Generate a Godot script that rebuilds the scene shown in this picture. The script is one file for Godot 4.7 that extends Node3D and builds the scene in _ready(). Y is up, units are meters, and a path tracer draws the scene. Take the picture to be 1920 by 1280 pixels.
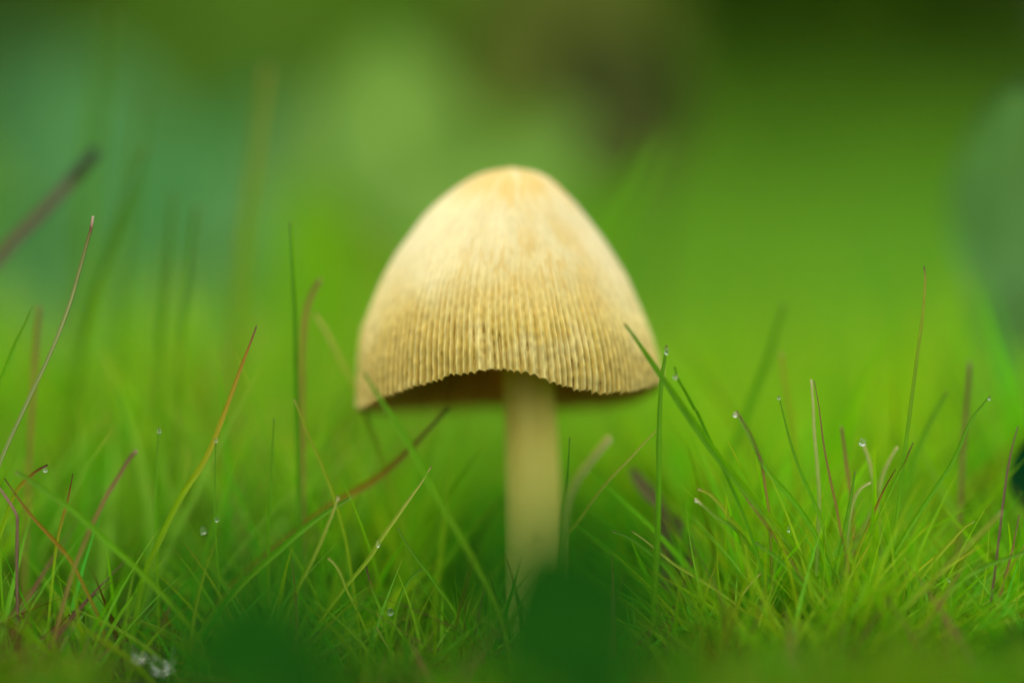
extends Node3D
# A yellow field-cap mushroom in wet fine grass, seen through a macro lens. Real size: the cap is 31 mm wide.

const EYE := Vector3(0.0, 0.0335, 0.38)     # the lens; the sharp plane is z = 0
const MM_PX := 0.0000526                    # one photograph pixel at the sharp plane, in metres
var rng := RandomNumberGenerator.new()
var fn := FastNoiseLite.new()
var fc := FastNoiseLite.new()
var taken := {}
var M := {}

# ---------------------------------------------------------------- helpers
func numbered(called: String) -> String:
	if not taken.has(called):
		taken[called] = 0
		return called
	taken[called] += 1
	return "%s_%03d" % [called, taken[called]]

func tag(o: Node3D, label: String, category := "", group := "", kind := "") -> Node3D:
	if label: o.set_meta("label", label)
	if category: o.set_meta("category", category)
	if group: o.set_meta("group", group)
	if kind: o.set_meta("kind", kind)
	return o

func put(called: String, mesh: Mesh, m: Material, parent: Node3D = null) -> MeshInstance3D:
	var o := MeshInstance3D.new()
	o.mesh = mesh
	o.material_override = m
	if parent == null:
		o.name = numbered(called)
		add_child(o)
	else:
		o.name = called
		parent.add_child(o, true)
	return o

func base(called: String, where: Vector3) -> Node3D:
	var o := Node3D.new()
	o.name = numbered(called)
	add_child(o)
	o.position = where
	return o

func spot(px: float, py: float, z: float) -> Vector3:
	var s := MM_PX * (EYE.z - z) / EYE.z
	return Vector3((px - 960.0) * s, EYE.y - (py - 640.0) * s, z)

func mix3(a: Color, b: Color, t: float) -> Color:
	return a.lerp(b, clampf(t, 0.0, 1.0))

func sm(a: float, b: float, x: float) -> float:
	return smoothstep(a, b, x)

# vertices, indices (clockwise fronts), colours -> smooth mesh
func smooth_mesh(v: PackedVector3Array, idx: PackedInt32Array, col: PackedColorArray) -> ArrayMesh:
	var n := PackedVector3Array()
	n.resize(v.size())
	for t in range(0, idx.size(), 3):
		var a := idx[t]
		var b := idx[t + 1]
		var c := idx[t + 2]
		var f := (v[c] - v[a]).cross(v[b] - v[a])
		n[a] += f
		n[b] += f
		n[c] += f
	for i in n.size():
		n[i] = n[i].normalized() if n[i].length_squared() > 0.0 else Vector3.UP
	var arr := []
	arr.resize(Mesh.ARRAY_MAX)
	arr[Mesh.ARRAY_VERTEX] = v
	arr[Mesh.ARRAY_NORMAL] = n
	arr[Mesh.ARRAY_INDEX] = idx
	if col.size() == v.size():
		arr[Mesh.ARRAY_COLOR] = col
	var m := ArrayMesh.new()
	m.add_surface_from_arrays(Mesh.PRIMITIVE_TRIANGLES, arr)
	return m

func ground(x: float, z: float) -> float:
	var near := 0.0012 * fn.get_noise_2d(x * 2200.0, z * 2200.0) * (1.0 - sm(0.4, 1.0, absf(z)))
	var t := maxf(0.0, -z - 0.22)
	var rise := 0.10 * (sqrt(t * t + 0.02) - sqrt(0.02))
	rise = rise if rise < 4.0 else 4.0 + 40.0 * (1.0 - exp(-(rise - 4.0) / 40.0))
	return near + rise + 0.02 * fn.get_noise_2d(x * 40.0 + 31.0, z * 40.0) * sm(0.2, 1.2, t)

func curve_at(p: PackedVector3Array, t: float) -> Vector3:
	var n := p.size() - 1
	var f := clampf(t, 0.0, 1.0) * n
	var i := mini(int(f), n - 1)
	var u := f - i
	return p[i].cubic_interpolate(p[i + 1], p[maxi(i - 1, 0)], p[mini(i + 2, n)], u)

func stops_at(stops: Array, t: float) -> Color:
	for i in range(1, stops.size()):
		if t <= stops[i][0]:
			var a = stops[i - 1]
			var b = stops[i]
			return mix3(a[1], b[1], (t - a[0]) / maxf(b[0] - a[0], 1e-5))
	return stops[-1][1]

# a folded, closed grass blade along a path that runs from tip to root
func blade_mesh(path: PackedVector3Array, half: float, stops: Array, blunt: float, face: float, seed_: int, stalk: bool) -> ArrayMesh:
	var segs := maxi(26, path.size() * 6)
	var ring := [Vector2(-1, 0.42), Vector2(-0.55, 0.0), Vector2(0, -0.34), Vector2(0.55, 0.0), Vector2(1, 0.42), Vector2(0.5, 0.22), Vector2(0, -0.02), Vector2(-0.5, 0.22)]
	if not stalk:
		ring = [Vector2(-1, 0.36), Vector2(-0.66, 0.10), Vector2(-0.3, -0.16), Vector2(0, -0.30), Vector2(0.3, -0.16), Vector2(0.66, 0.10), Vector2(1, 0.36)]
	var sides := ring.size()
	var v := PackedVector3Array()
	var c := PackedColorArray()
	var idx := PackedInt32Array()
	var look := Vector3(sin(face), 0.15, cos(face)).normalized()
	for i in segs + 1:
		var t := pow(float(i) / segs, 1.15)
		var p := curve_at(path, t)
		var q := curve_at(path, minf(t + 0.02, 1.0)) - curve_at(path, maxf(t - 0.02, 0.0))
		var up := -q.normalized()
		var side := up.cross(look).normalized()
		var nrm := side.cross(up).normalized()
		var w := half * lerpf(blunt, 1.0, 1.0 - pow(1.0 - sm(0.0, 0.55, t), 1.6))
		w *= 1.0 - 0.25 * sm(0.75, 1.0, t)
		w *= 1.0 + 0.10 * fn.get_noise_2d(t * 900.0, seed_ * 37.0)
		p += side * half * 0.14 * fn.get_noise_2d(t * 300.0, seed_ * 91.0 + 7.0)
		var col := stops_at(stops, t)
		for k in sides:
			v.append(p + side * ring[k].x * w + nrm * ring[k].y * w)
			var f: float = 1.0 + 0.22 * fn.get_noise_2d(t * 1600.0 + k * 9.0, seed_ * 53.0 + k * 71.0) + ([-0.12, 0.10, 0.26, -0.04, -0.12, 0.08, 0.24, -0.10] if stalk else [-0.16, 0.10, -0.06, 0.34, -0.02, 0.12, -0.14])[k]
			c.append(Color(col.r * f, col.g * f, col.b * f))
	for i in segs:
		for k in (sides if stalk else sides - 1):
			var a := i * sides + k
			var b := i * sides + (k + 1) % sides
			idx.append_array([a, a + sides, b, b, a + sides, b + sides])
	var top := v.size()
	v.append(curve_at(path, 0.0) + (path[0] - path[1]).normalized() * half * 0.5)
	c.append(stops[0][1])
	for k in (sides if stalk else sides - 1):
		idx.append_array([top, k, (k + 1) % sides])
	return smooth_mesh(v, idx, c)

func px_path(points: String, zt: float, zb: float) -> PackedVector3Array:
	var path := PackedVector3Array()
	var list := points.split(" ", false)
	for i in list.size():
		var xy := list[i].split(",")
		path.append(spot(float(xy[0]), float(xy[1]), lerpf(zt, zb, float(i) / (list.size() - 1))))
	# carry the blade on down to its root in the soil
	var n := path.size()
	var d := (path[n - 1] - path[n - 2]).normalized()
	var left := path[n - 1].y - ground(path[n - 1].x, path[n - 1].z)
	if left > 0.0012:
		var lean: float = clampf(d.x / maxf(0.25, -d.y), -1.5, 1.5)
		var m := path[n - 1] + Vector3(lean * left * 0.40, -left * 0.5, 0)
		path.append(m)
		path.append(Vector3(m.x + lean * left * 0.15, ground(m.x, m.z) - 0.0006, m.z))
	return path

func stops_of(key: String) -> Array:
	var g := Color(0.125, 0.36, 0.008)
	var y := Color(0.23, 0.40, 0.008)
	match key:
		"green": return [[0.0, Color(0.20, 0.24, 0.08)], [0.04, Color(0.11, 0.26, 0.02)], [0.5, g], [1.0, y]]
		"deep": return [[0.0, Color(0.10, 0.14, 0.05)], [0.05, Color(0.07, 0.23, 0.012)], [0.6, Color(0.09, 0.28, 0.008)], [1.0, g]]
		"yellow": return [[0.0, Color(0.36, 0.32, 0.13)], [0.06, Color(0.27, 0.34, 0.03)], [0.6, y], [1.0, y]]
		"pale": return [[0.0, Color(0.55, 0.50, 0.36)], [0.05, Color(0.42, 0.45, 0.20)], [0.35, Color(0.33, 0.42, 0.12)], [0.8, Color(0.20, 0.36, 0.04)], [1.0, g]]
		"tan": return [[0.0, Color(0.30, 0.16, 0.10)], [0.03, Color(0.42, 0.43, 0.12)], [0.35, Color(0.31, 0.41, 0.05)], [0.75, y], [1.0, g]]
		"purple": return [[0.0, Color(0.16, 0.05, 0.11)], [0.06, Color(0.22, 0.07, 0.08)], [0.16, Color(0.34, 0.17, 0.04)], [0.32, Color(0.38, 0.33, 0.03)], [0.5, y], [1.0, g]]
		"plumtip": return [[0.0, Color(0.10, 0.02, 0.07)], [0.10, Color(0.14, 0.03, 0.07)], [0.2, Color(0.16, 0.15, 0.02)], [0.4, g], [1.0, y]]
		"longgreen": return [[0.0, Color(0.12, 0.04, 0.12)], [0.04, Color(0.20, 0.11, 0.08)], [0.12, Color(0.30, 0.27, 0.08)], [0.28, Color(0.27, 0.34, 0.04)], [0.6, g], [1.0, y]]
		"brown": return [[0.0, Color(0.34, 0.28, 0.16)], [0.05, Color(0.18, 0.13, 0.055)], [0.35, Color(0.27, 0.20, 0.06)], [0.6, Color(0.26, 0.24, 0.04)], [0.85, Color(0.26, 0.22, 0.05)], [1.0, g]]
		"red": return [[0.0, Color(0.10, 0.06, 0.03)], [0.1, Color(0.20, 0.15, 0.04)], [0.5, Color(0.27, 0.17, 0.015)], [1.0, Color(0.25, 0.26, 0.03)]]
		"pink": return [[0.0, Color(0.34, 0.22, 0.17)], [0.2, Color(0.33, 0.20, 0.15)], [0.6, Color(0.28, 0.18, 0.12)], [1.0, Color(0.20, 0.12, 0.06)]]
		"plum": return [[0.0, Color(0.22, 0.07, 0.14)], [0.12, Color(0.22, 0.13, 0.08)], [0.5, Color(0.27, 0.21, 0.05)], [0.75, Color(0.22, 0.26, 0.03)], [1.0, g]]
		"pinkhead": return [[0.0, Color(0.62, 0.55, 0.48)], [0.06, Color(0.55, 0.40, 0.32)], [0.09, Color(0.28, 0.14, 0.09)], [0.16, Color(0.24, 0.24, 0.08)], [0.4, Color(0.36, 0.42, 0.16)], [0.8, Color(0.33, 0.43, 0.14)], [1.0, g]]
		"curl": return [[0.0, Color(0.72, 0.70, 0.60)], [0.06, Color(0.60, 0.58, 0.42)], [0.14, Color(0.22, 0.36, 0.06)], [0.5, g], [1.0, g]]
		"twig": return [[0.0, Color(0.045, 0.04, 0.035)], [0.16, Color(0.05, 0.042, 0.035)], [0.24, Color(0.17, 0.14, 0.10)], [1.0, Color(0.15, 0.14, 0.07)]]
		"orange": return [[0.0, Color(0.08, 0.03, 0.03)], [0.15, Color(0.14, 0.05, 0.02)], [0.35, Color(0.26, 0.18, 0.02)], [0.7, y], [1.0, g]]
	return [[0.0, g], [1.0, y]]

func blade(label: String, key: String, wpx: float, zt: float, zb: float, blunt: float, points: String, category := "grass blade") -> void:
	var path := px_path(points, zt * 0.001, zb * 0.001)
	var root := path[path.size() - 1]
	root.y = ground(root.x, root.z)
	for i in path.size():
		path[i] -= root
	var half := wpx * 0.42 * MM_PX * (EYE.z - (zt + zb) * 0.0005) / EYE.z
	var n: int = taken.get("grass_blade", 0) + 3
	var o := put("grass_blade", blade_mesh(path, half, stops_of(key), blunt, rng.randf_range(-0.7, 0.7), n, category == "grass stem"), M.blade)
	o.position = root
	tag(o, label, category, "single grass blades standing out round the mushroom")

func drop(label: String, px: float, py: float, z: float, dpx: float, tall := 1.15) -> void:
	var s := SphereMesh.new()
	s.radius = dpx * 0.5 * MM_PX
	s.height = s.radius * 2.0 * tall
	s.radial_segments = 28
	s.rings = 16
	var o := put("water_drop", s, M.water)
	o.position = spot(px, py, z * 0.001)
	tag(o, label, "water drop", "water drops on the grass")

# a pointed oval leaf with a keel, in the x (width) y (length) plane, root at the origin
func leaf_mesh(length: float, width: float, fold: float, bend: float, col: Color, rib: Color, wave: float, seed_: int, point := 1.0) -> ArrayMesh:
	var v := PackedVector3Array()
	var c := PackedColorArray()
	var idx := PackedInt32Array()
	var nl := 26
	var nw := 12
	for i in nl + 1:
		var t := float(i) / nl
		var w := width * 0.5 * pow(sin(PI * pow(t, 0.85)), 0.75 * point) * 1.0 + width * 0.012
		var ang := bend * t
		var cy := sin(ang) / maxf(absf(bend), 0.001) * length if absf(bend) > 0.001 else t * length
		var cz := (1.0 - cos(ang)) / bend * length if absf(bend) > 0.001 else 0.0
		for j in nw + 1:
			var u := float(j) / nw * 2.0 - 1.0
			var zz: float = absf(u) * w * fold + wave * width * fn.get_noise_2d(u * 60.0 + seed_ * 17.0, t * 130.0) * absf(u)
			var vein := 0.04 * width * absf(fract_tri(t * 9.0 - absf(u) * 1.6)) * absf(u) * 0.3
			v.append(Vector3(u * w, cy - sin(ang) * zz, cz + cos(ang) * (zz + vein)))
			var f := 1.0 + 0.25 * fn.get_noise_2d(u * 120.0 + seed_ * 31.0, t * 200.0)
			var cc := mix3(rib, col, sm(0.0, 0.16, absf(u)))
			c.append(Color(cc.r * f, cc.g * f, cc.b * f))
	for i in nl:
		for j in nw:
			var a := i * (nw + 1) + j
			idx.append_array([a, a + nw + 1, a + 1, a + 1, a + nw + 1, a + nw + 2])
	return smooth_mesh(v, idx, c)

func fract_tri(x: float) -> float:
	var f := x - floorf(x)
	return absf(f - 0.5) * 2.0

func tube_mesh(path: PackedVector3Array, r0: float, r1: float, col: Color) -> ArrayMesh:
	var v := PackedVector3Array()
	var c := PackedColorArray()
	var idx := PackedInt32Array()
	var segs := path.size() * 5
	for i in segs + 1:
		var t := float(i) / segs
		var p := curve_at(path, t)
		var q := (curve_at(path, minf(t + 0.03, 1.0)) - curve_at(path, maxf(t - 0.03, 0.0))).normalized()
		var side := q.cross(Vector3(0.1, 0.0, 1.0)).normalized()
		var nrm := side.cross(q)
		for k in 10:
			var a := TAU * k / 10.0
			v.append(p + (side * cos(a) + nrm * sin(a)) * lerpf(r0, r1, t))
			var f := 1.0 + 0.2 * fn.get_noise_2d(k * 40.0, t * 150.0)
			c.append(Color(col.r * f, col.g * f, col.b * f))
	for i in segs:
		for k in 10:
			var a := i * 10 + k
			var b := i * 10 + (k + 1) % 10
			idx.append_array([a, b, a + 10, b, b + 10, a + 10])
	return smooth_mesh(v, idx, c)

# a broad leaved plant: leaves is a list of [centre px, py, z mm, length mm, width mm, lean (deg, about the sight line), pitch deg, yaw deg, colour, bend]
func broad_plant(called: String, label: String, category: String, group: String, leaves: Array, mat: Material, stemcol: Color) -> void:
	var foot := Vector3.ZERO
	for l in leaves:
		foot += spot(l[0], l[1], l[2] * 0.001)
	foot /= leaves.size()
	foot.y = ground(foot.x, foot.z)
	var o := base(called, foot)
	tag(o, label, category, group)
	var n := 0
	for l in leaves:
		var length: float = l[3] * 0.001
		var b := Basis.from_euler(Vector3(deg_to_rad(l[6]), deg_to_rad(l[7]), 0)) * Basis(Vector3(0, 0, 1), deg_to_rad(l[5]))
		b = Basis(Vector3(0, 0, 1), deg_to_rad(l[5])) * Basis.from_euler(Vector3(deg_to_rad(l[6]), deg_to_rad(l[7]), 0))
		var centre := spot(l[0], l[1], l[2] * 0.001) - foot
		var c: Color = l[8]
		var m := put("leaf", leaf_mesh(length, l[4] * 0.001, 0.22, l[9], c, Color(c.r * 1.5 + 0.02, c.g * 1.3 + 0.02, c.b * 1.4 + 0.01), 0.10, int(l[0]) + n, 0.8), mat, o)
		var at := centre - b * Vector3(0, length * 0.5, 0)
		m.transform = Transform3D(b, at)
		var mid := Vector3(at.x * 0.45, at.y * 0.5, at.z * 0.45) - (b * Vector3(0, 0.1, 0)) * length
		if mid.y < 0.0: mid.y = at.y * 0.4
		put("stem", tube_mesh(PackedVector3Array([Vector3(0, -0.001, 0), mid, at]), 0.0011, 0.0006, stemcol), M.leafstem, o)
		n += 1

# one clump of thin blades: mesh in unit height, for grass that nobody could count
func tuft_mesh(n: int, width: float, spread: float, droop: float, seed_: int, segs: int) -> ArrayMesh:
	var r := RandomNumberGenerator.new()
	r.seed = seed_
	var v := PackedVector3Array()
	var c := PackedColorArray()
	var idx := PackedInt32Array()
	for k in n:
		var dir := r.randf() * TAU
		var h := r.randf_range(0.55, 1.0)
		var lean := r.randf_range(0.05, 0.75) * droop
		var bow := r.randf_range(0.1, 0.9) * droop
		var foot := Vector3(r.randf_range(-1, 1), 0, r.randf_range(-1, 1)) * spread
		var out := Vector3(cos(dir), 0, sin(dir))
		var w := width * r.randf_range(0.5, 1.5)
		var turn := r.randf() * TAU
		var hue := r.randf()
		var tipdry := r.randf()
		var start := v.size()
		for i in segs + 1:
			var t := float(i) / segs
			var p := foot + out * (lean * t + bow * t * t * 0.6) * h + Vector3.UP * h * (t - 0.22 * bow * t * t)
			var side := Vector3(cos(turn), 0, sin(turn))
			var nrm := Vector3(-sin(turn), 0, cos(turn))
			var ww := w * (1.0 - pow(t, 3.0)) * (0.75 + 0.5 * sin(PI * minf(t * 1.2, 1.0))) + 0.0001
			v.append(p - side * ww + nrm * ww * 0.5)
			v.append(p)
			v.append(p + side * ww + nrm * ww * 0.5)
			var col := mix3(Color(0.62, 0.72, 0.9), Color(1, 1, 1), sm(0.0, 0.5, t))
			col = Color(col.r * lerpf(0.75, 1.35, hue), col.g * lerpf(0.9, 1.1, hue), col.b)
			if tipdry > 0.8:
				col = mix3(col, Color(1.7, 0.55, 2.2), sm(0.72, 1.0, t))
			elif tipdry < 0.28:
				col = mix3(col, Color(2.6, 1.15, 3.0), sm(0.88, 0.97, t))
			for q in 3:
				var f := 1.12 if q == 1 else 0.96
				c.append(Color(col.r * f / 3.0, col.g * f / 3.0, col.b * f / 3.0))
		for i in segs:
			for q in 2:
				var a := start + i * 3 + q
				idx.append_array([a, a + 3, a + 1, a + 1, a + 3, a + 4])
	return smooth_mesh(v, idx, c)

func scatter(called: String, label: String, mesh: Mesh, places: Array, cols: Array, mat: Material, category := "grass") -> MultiMeshInstance3D:
	var mm := MultiMesh.new()
	mm.transform_format = MultiMesh.TRANSFORM_3D
	mm.use_colors = true
	mm.mesh = mesh
	mm.instance_count = places.size()
	for i in places.size():
		mm.set_instance_transform(i, places[i])
		mm.set_instance_color(i, cols[i] * 3.0)      # the clump's own tints are kept at a third, to leave room for pale tips
	var o := MultiMeshInstance3D.new()
	o.multimesh = mm
	o.material_override = mat
	o.name = numbered(called)
	add_child(o)
	tag(o, label, category, "", "stuff")
	return o

func tuft_at(x: float, z: float, h: float, w: float, lean := Vector2.ZERO) -> Transform3D:
	var b := Basis(Vector3.UP, rng.randf() * TAU).scaled(Vector3(w, h, w))
	var tilt := Basis(Vector3(1, 0, 0), lean.y) * Basis(Vector3(0, 0, 1), -lean.x)
	return Transform3D(tilt * b, Vector3(x, ground(x, z) - 0.0004, z))

func green(x: float, z: float, k := 1.0) -> Color:
	var a := fn.get_noise_2d(x * 1500.0 + 11.0, z * 1500.0 + 3.0)
	var b := rng.randf_range(-1, 1)
	var c := Color(0.152 + 0.075 * a + 0.075 * b, 0.40 + 0.03 * a + 0.05 * rng.randf_range(-1, 1), 0.004 + 0.007 * rng.randf())
	return Color(c.r * k, c.g * k, c.b * k)

func make_materials() -> void:
	var b := StandardMaterial3D.new()
	b.vertex_color_use_as_albedo = true
	b.roughness = 0.5
	b.metallic_specular = 0.3
	b.backlight_enabled = true
	b.backlight = Color(0.93, 0.95, 0.42)
	M.blade = b
	var g := b.duplicate()
	g.roughness = 0.65
	g.metallic_specular = 0.2
	g.backlight = Color(0.93, 0.95, 0.25)
	M.grass = g
	var l := b.duplicate()
	l.roughness = 0.5
	l.metallic_specular = 0.28
	l.backlight = Color(0.72, 0.75, 0.35)
	M.leaf = l
	var k = l.duplicate()
	k.roughness = 0.75
	k.metallic_specular = 0.12
	M.clover = k
	var d := b.duplicate()
	d.roughness = 0.9
	d.metallic_specular = 0.15
	d.backlight = Color(0.4, 0.4, 0.4)
	M.dead = d
	var s := b.duplicate()
	s.backlight_enabled = false
	M.leafstem = s
	var w := StandardMaterial3D.new()
	w.albedo_color = Color(1, 1, 1, 0.0)
	w.roughness = 0.0
	w.refraction_enabled = true
	w.refraction_scale = 0.033
	M.water = w
	var cap := StandardMaterial3D.new()
	cap.vertex_color_use_as_albedo = true
	cap.roughness = 0.55
	cap.metallic_specular = 0.4
	cap.backlight_enabled = true
	cap.backlight = Color(0.82, 0.75, 0.42)
	M.cap = cap
	var st := cap.duplicate()
	st.roughness = 0.7
	st.backlight_enabled = false
	M.stem = st
	var gl := cap.duplicate()
	gl.roughness = 0.8
	gl.backlight = Color(0.85, 0.75, 0.4)
	M.gills = gl
	var soil := StandardMaterial3D.new()
	soil.vertex_color_use_as_albedo = true
	soil.roughness = 0.95
	soil.metallic_specular = 0.2
	var nt := NoiseTexture2D.new()
	nt.width = 512
	nt.height = 512
	nt.seamless = true
	var nn := FastNoiseLite.new()
	nn.seed = 5
	nn.frequency = 0.03
	nn.fractal_octaves = 5
	nt.noise = nn
	var ramp := Gradient.new()
	ramp.set_color(0, Color(0.45, 0.45, 0.45))
	ramp.set_color(1, Color(1, 1, 1))
	nt.color_ramp = ramp
	soil.albedo_texture = nt
	soil.uv1_triplanar = true
	soil.uv1_world_triplanar = true
	soil.uv1_scale = Vector3(40, 40, 40)
	M.soil = soil

# ---------------------------------------------------------------- the mushroom
const K_AXIS := 0.00005468        # one photograph pixel at the depth of the cap's axis
const AXIS := Vector3(-0.0002, 0.0, -0.0152)
var prof := [[0, 0], [4, 28], [11, 55], [22, 77], [35, 96], [62, 126], [90, 152], [117, 173], [150, 197], [182, 217], [212, 234], [242, 248], [275, 261], [312, 273], [350, 281], [390, 286], [430, 287], [480, 283]]
var rim := [[-180, 764], [-150, 768], [-120, 770], [-90, 768], [-70, 762], [-58, 748], [-46, 734], [-33, 718], [-22, 703], [-11, 693], [0, 691], [9, 699], [15, 712], [22, 724], [28, 731], [38, 735], [49, 733], [64, 724], [80, 716], [95, 725], [120, 750], [150, 764], [180, 764]]

func table(tb: Array, x: float) -> float:
	for i in range(1, tb.size()):
		if x <= tb[i][0]:
			var i0 := maxi(i - 2, 0)
			var i3 := mini(i + 1, tb.size() - 1)
			var u: float = (x - tb[i - 1][0]) / float(tb[i][0] - tb[i - 1][0])
			return cubic_interpolate(float(tb[i - 1][1]), float(tb[i][1]), float(tb[i0][1]), float(tb[i3][1]), u)
	return tb[-1][1]

func cap_limit(phi: float) -> float:      # how far below the apex the margin hangs, in axis pixels
	var r := 287.0 * K_AXIS
	var z := AXIS.z + r * cos(phi)
	var deg := rad_to_deg(phi)
	var y := EYE.y - (table(rim, deg) - 640.0) * MM_PX * (EYE.z - z) / EYE.z
	return (apex_y() - y) / K_AXIS

func apex_y() -> float:
	return EYE.y + (640.0 - 314.0) * K_AXIS

func cap_point(phi: float, dy: float, off: float) -> Vector3:
	# off: metres outward along the surface normal
	var r := table(prof, dy)
	var slope := (table(prof, dy + 3.0) - table(prof, maxf(dy - 3.0, 0.0))) / (6.0 if dy > 3.0 else dy + 3.0)
	var lump := 1.0 + 0.018 * sin(phi * 2.0 + 0.6) * sm(60, 300, dy) + 0.010 * sin(phi * 5.0 + dy * 0.004) * sm(150, 420, dy)
	var nr := 1.0 / sqrt(1.0 + slope * slope)
	var ny := slope * nr
	var rr := r * lump * K_AXIS + off * nr
	var shift := (5.0 * (1.0 - sm(0.0, 50.0, dy)) - 7.0 * sm(10.0, 100.0, dy) * (1.0 - sm(260.0, 400.0, dy)) - 3.0) * K_AXIS     # the apex stands a little off the axis
	return Vector3(rr * sin(phi) + shift, -dy * K_AXIS + off * ny, rr * cos(phi))

func build_mushroom() -> void:
	var foot := Vector3(spot(1006, 1240, AXIS.z).x, 0.0, AXIS.z)
	foot.y = ground(foot.x, foot.z)
	var o := base("mushroom", foot)
	tag(o, "ochre yellow mushroom with a pleated bell cap on a pale stem in the grass", "mushroom")
	var top := Vector3(AXIS.x, apex_y(), AXIS.z) - foot
	var np := 132
	var na := np * 12
	var nv := 150
	var v := PackedVector3Array()
	var c := PackedColorArray()
	var idx := PackedInt32Array()
	var tooth := PackedFloat32Array()
	for i in np: tooth.append(rng.randf_range(0.35, 1.0))
	var limits := PackedFloat32Array()
	for i in na: limits.append(cap_limit(-PI + TAU * i / na))
	for j in nv + 1:
		var vv := pow(float(j) / nv, 0.85)
		for i in na:
			var phi := -PI + TAU * i / na
			var sx := sin(phi) * 24.0
			var cx := cos(phi) * 24.0
			var lim := limits[i]
			var dy0 := lim * vv
			# pleats wander a little and vary in width
			var ph := phi * np / TAU + 0.9 * fn.get_noise_3d(sx * 12.0, cx * 12.0, 5.0) + 0.12 * fn.get_noise_3d(sx * 26.0, cx * 26.0, dy0 * 0.6)
			var pi_ := posmod(int(floor(ph)), np)
			var u := ph - floorf(ph)
			var g := absf(u - 0.5) * 2.0                    # 1 in the groove, 0 on the ridge
			var dy := lim * vv + (7.5 * tooth[pi_] * (0.25 + 0.75 * pow(g, 1.5)) + 2.0 * fn.get_noise_3d(sx * 60.0, cx * 60.0, 2.0) - 3.5 * sm(0.22, 0.55, fn.get_noise_3d(sx * 22.0, cx * 22.0, 77.0))) * sm(0.92, 1.0, vv)
			var start := 150.0 + 45.0 * fn.get_noise_3d(sx * 3.0, cx * 3.0, 9.0) + 60.0 * tooth[(pi_ * 7) % np] - 40.0
			var depth := sm(start, start + 210.0, dy)
			var fine := fc.get_noise_3d(sx * 120.0, cx * 120.0, dy * 5.0)
			var mid := fn.get_noise_3d(sx * 34.0, cx * 34.0, dy * 3.6)
			var off := -0.00022 * depth * pow(g, 2.4) + 0.00007 * depth * (1.0 - sm(0.0, 0.42, g)) * (1.5 + 0.5 * mid)
			off += 0.000045 * fine * (0.25 + depth) + 0.000022 * mid * sm(60, 260, dy) + 0.00016 * fn.get_noise_3d(sx * 6.0, cx * 6.0, dy * 0.8) * sm(30, 200, dy)
			# torn pits along the grooves near the margin
			var pit := sm(0.26, 0.55, fn.get_noise_3d(sx * 44.0 + 90.0, cx * 44.0, dy * 1.5)) * sm(0.62, 0.92, g) * sm(250, 340, dy)
			off -= 0.00022 * pit
			v.append(top + cap_point(phi, dy, off))
			# pigment: cream above, ochre below, an orange cap button, mottles; flank highlights painted in
			var a := fn.get_noise_3d(sx * 7.0 + 40.0, cx * 7.0, dy * 0.55)
			var b := fn.get_noise_3d(sx * 20.0, cx * 20.0 + 60.0, dy * 1.1)
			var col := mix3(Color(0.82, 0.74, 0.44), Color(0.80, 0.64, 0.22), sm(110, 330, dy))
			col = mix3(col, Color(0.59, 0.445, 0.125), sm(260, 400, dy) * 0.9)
			col = mix3(col, Color(0.80, 0.57, 0.17), (1.0 - sm(25, 95, dy + 60.0 * b)) * 0.75)
			col = mix3(col, Color(0.76, 0.56, 0.18), sm(0.05, 0.5, a + 0.35 * b) * 0.6 * sm(40, 140, dy) * (0.55 + 0.45 * sm(-0.3, 0.8, sin(phi))))
			col = mix3(col, Color(0.93, 0.84, 0.55), sm(0.0, 0.45, -a + 0.25 * b) * 0.6 * (1.0 - 0.6 * sm(300, 420, dy)))
			var mott := fn.get_noise_3d(sx * 58.0 + 20.0, cx * 58.0, dy * 2.0 + 300.0)
			col = mix3(col, Color(0.72, 0.50, 0.13), sm(0.02, 0.4, mott) * 0.5 * sm(90, 190, dy) * (1.0 - 0.5 * sm(280, 380, dy)))
			col = mix3(col, Color(0.94, 0.87, 0.56), sm(0.1, 0.75, -sin(phi + 0.25 * b)) * sm(20, 90, dy) * (1.0 - sm(170, 330, dy + 60.0 * a)) * 0.75)  # painted highlight: one shoulder of the cap lightened as if lit
			col = mix3(col, Color(0.93, 0.84, 0.54), sm(0.55, 0.92, sin(phi)) * sm(60, 140, dy) * (1.0 - sm(260, 400, dy)) * 0.7)  # painted light: pale band along the opposite edge
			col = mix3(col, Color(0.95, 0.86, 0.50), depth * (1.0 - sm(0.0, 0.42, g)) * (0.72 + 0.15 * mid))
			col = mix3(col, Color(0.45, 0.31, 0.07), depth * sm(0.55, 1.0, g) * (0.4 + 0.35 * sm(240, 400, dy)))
			col = mix3(col, Color(0.24, 0.12, 0.025), pit * 0.7)
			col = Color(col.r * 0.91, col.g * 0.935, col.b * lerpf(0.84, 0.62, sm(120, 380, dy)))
			var f := 1.0 + (0.06 + 0.14 * sm(180, 330, dy)) * fine + 0.05 * mid
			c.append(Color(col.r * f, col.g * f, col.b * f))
	for j in nv:
		for i in na:
			var a := j * na + i
			var b := j * na + (i + 1) % na
			idx.append_array([a, b, a + na, b, b + na, a + na])
	# inner face, follows the pleats at the margin
	var inner := 26
	var first := v.size()
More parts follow.
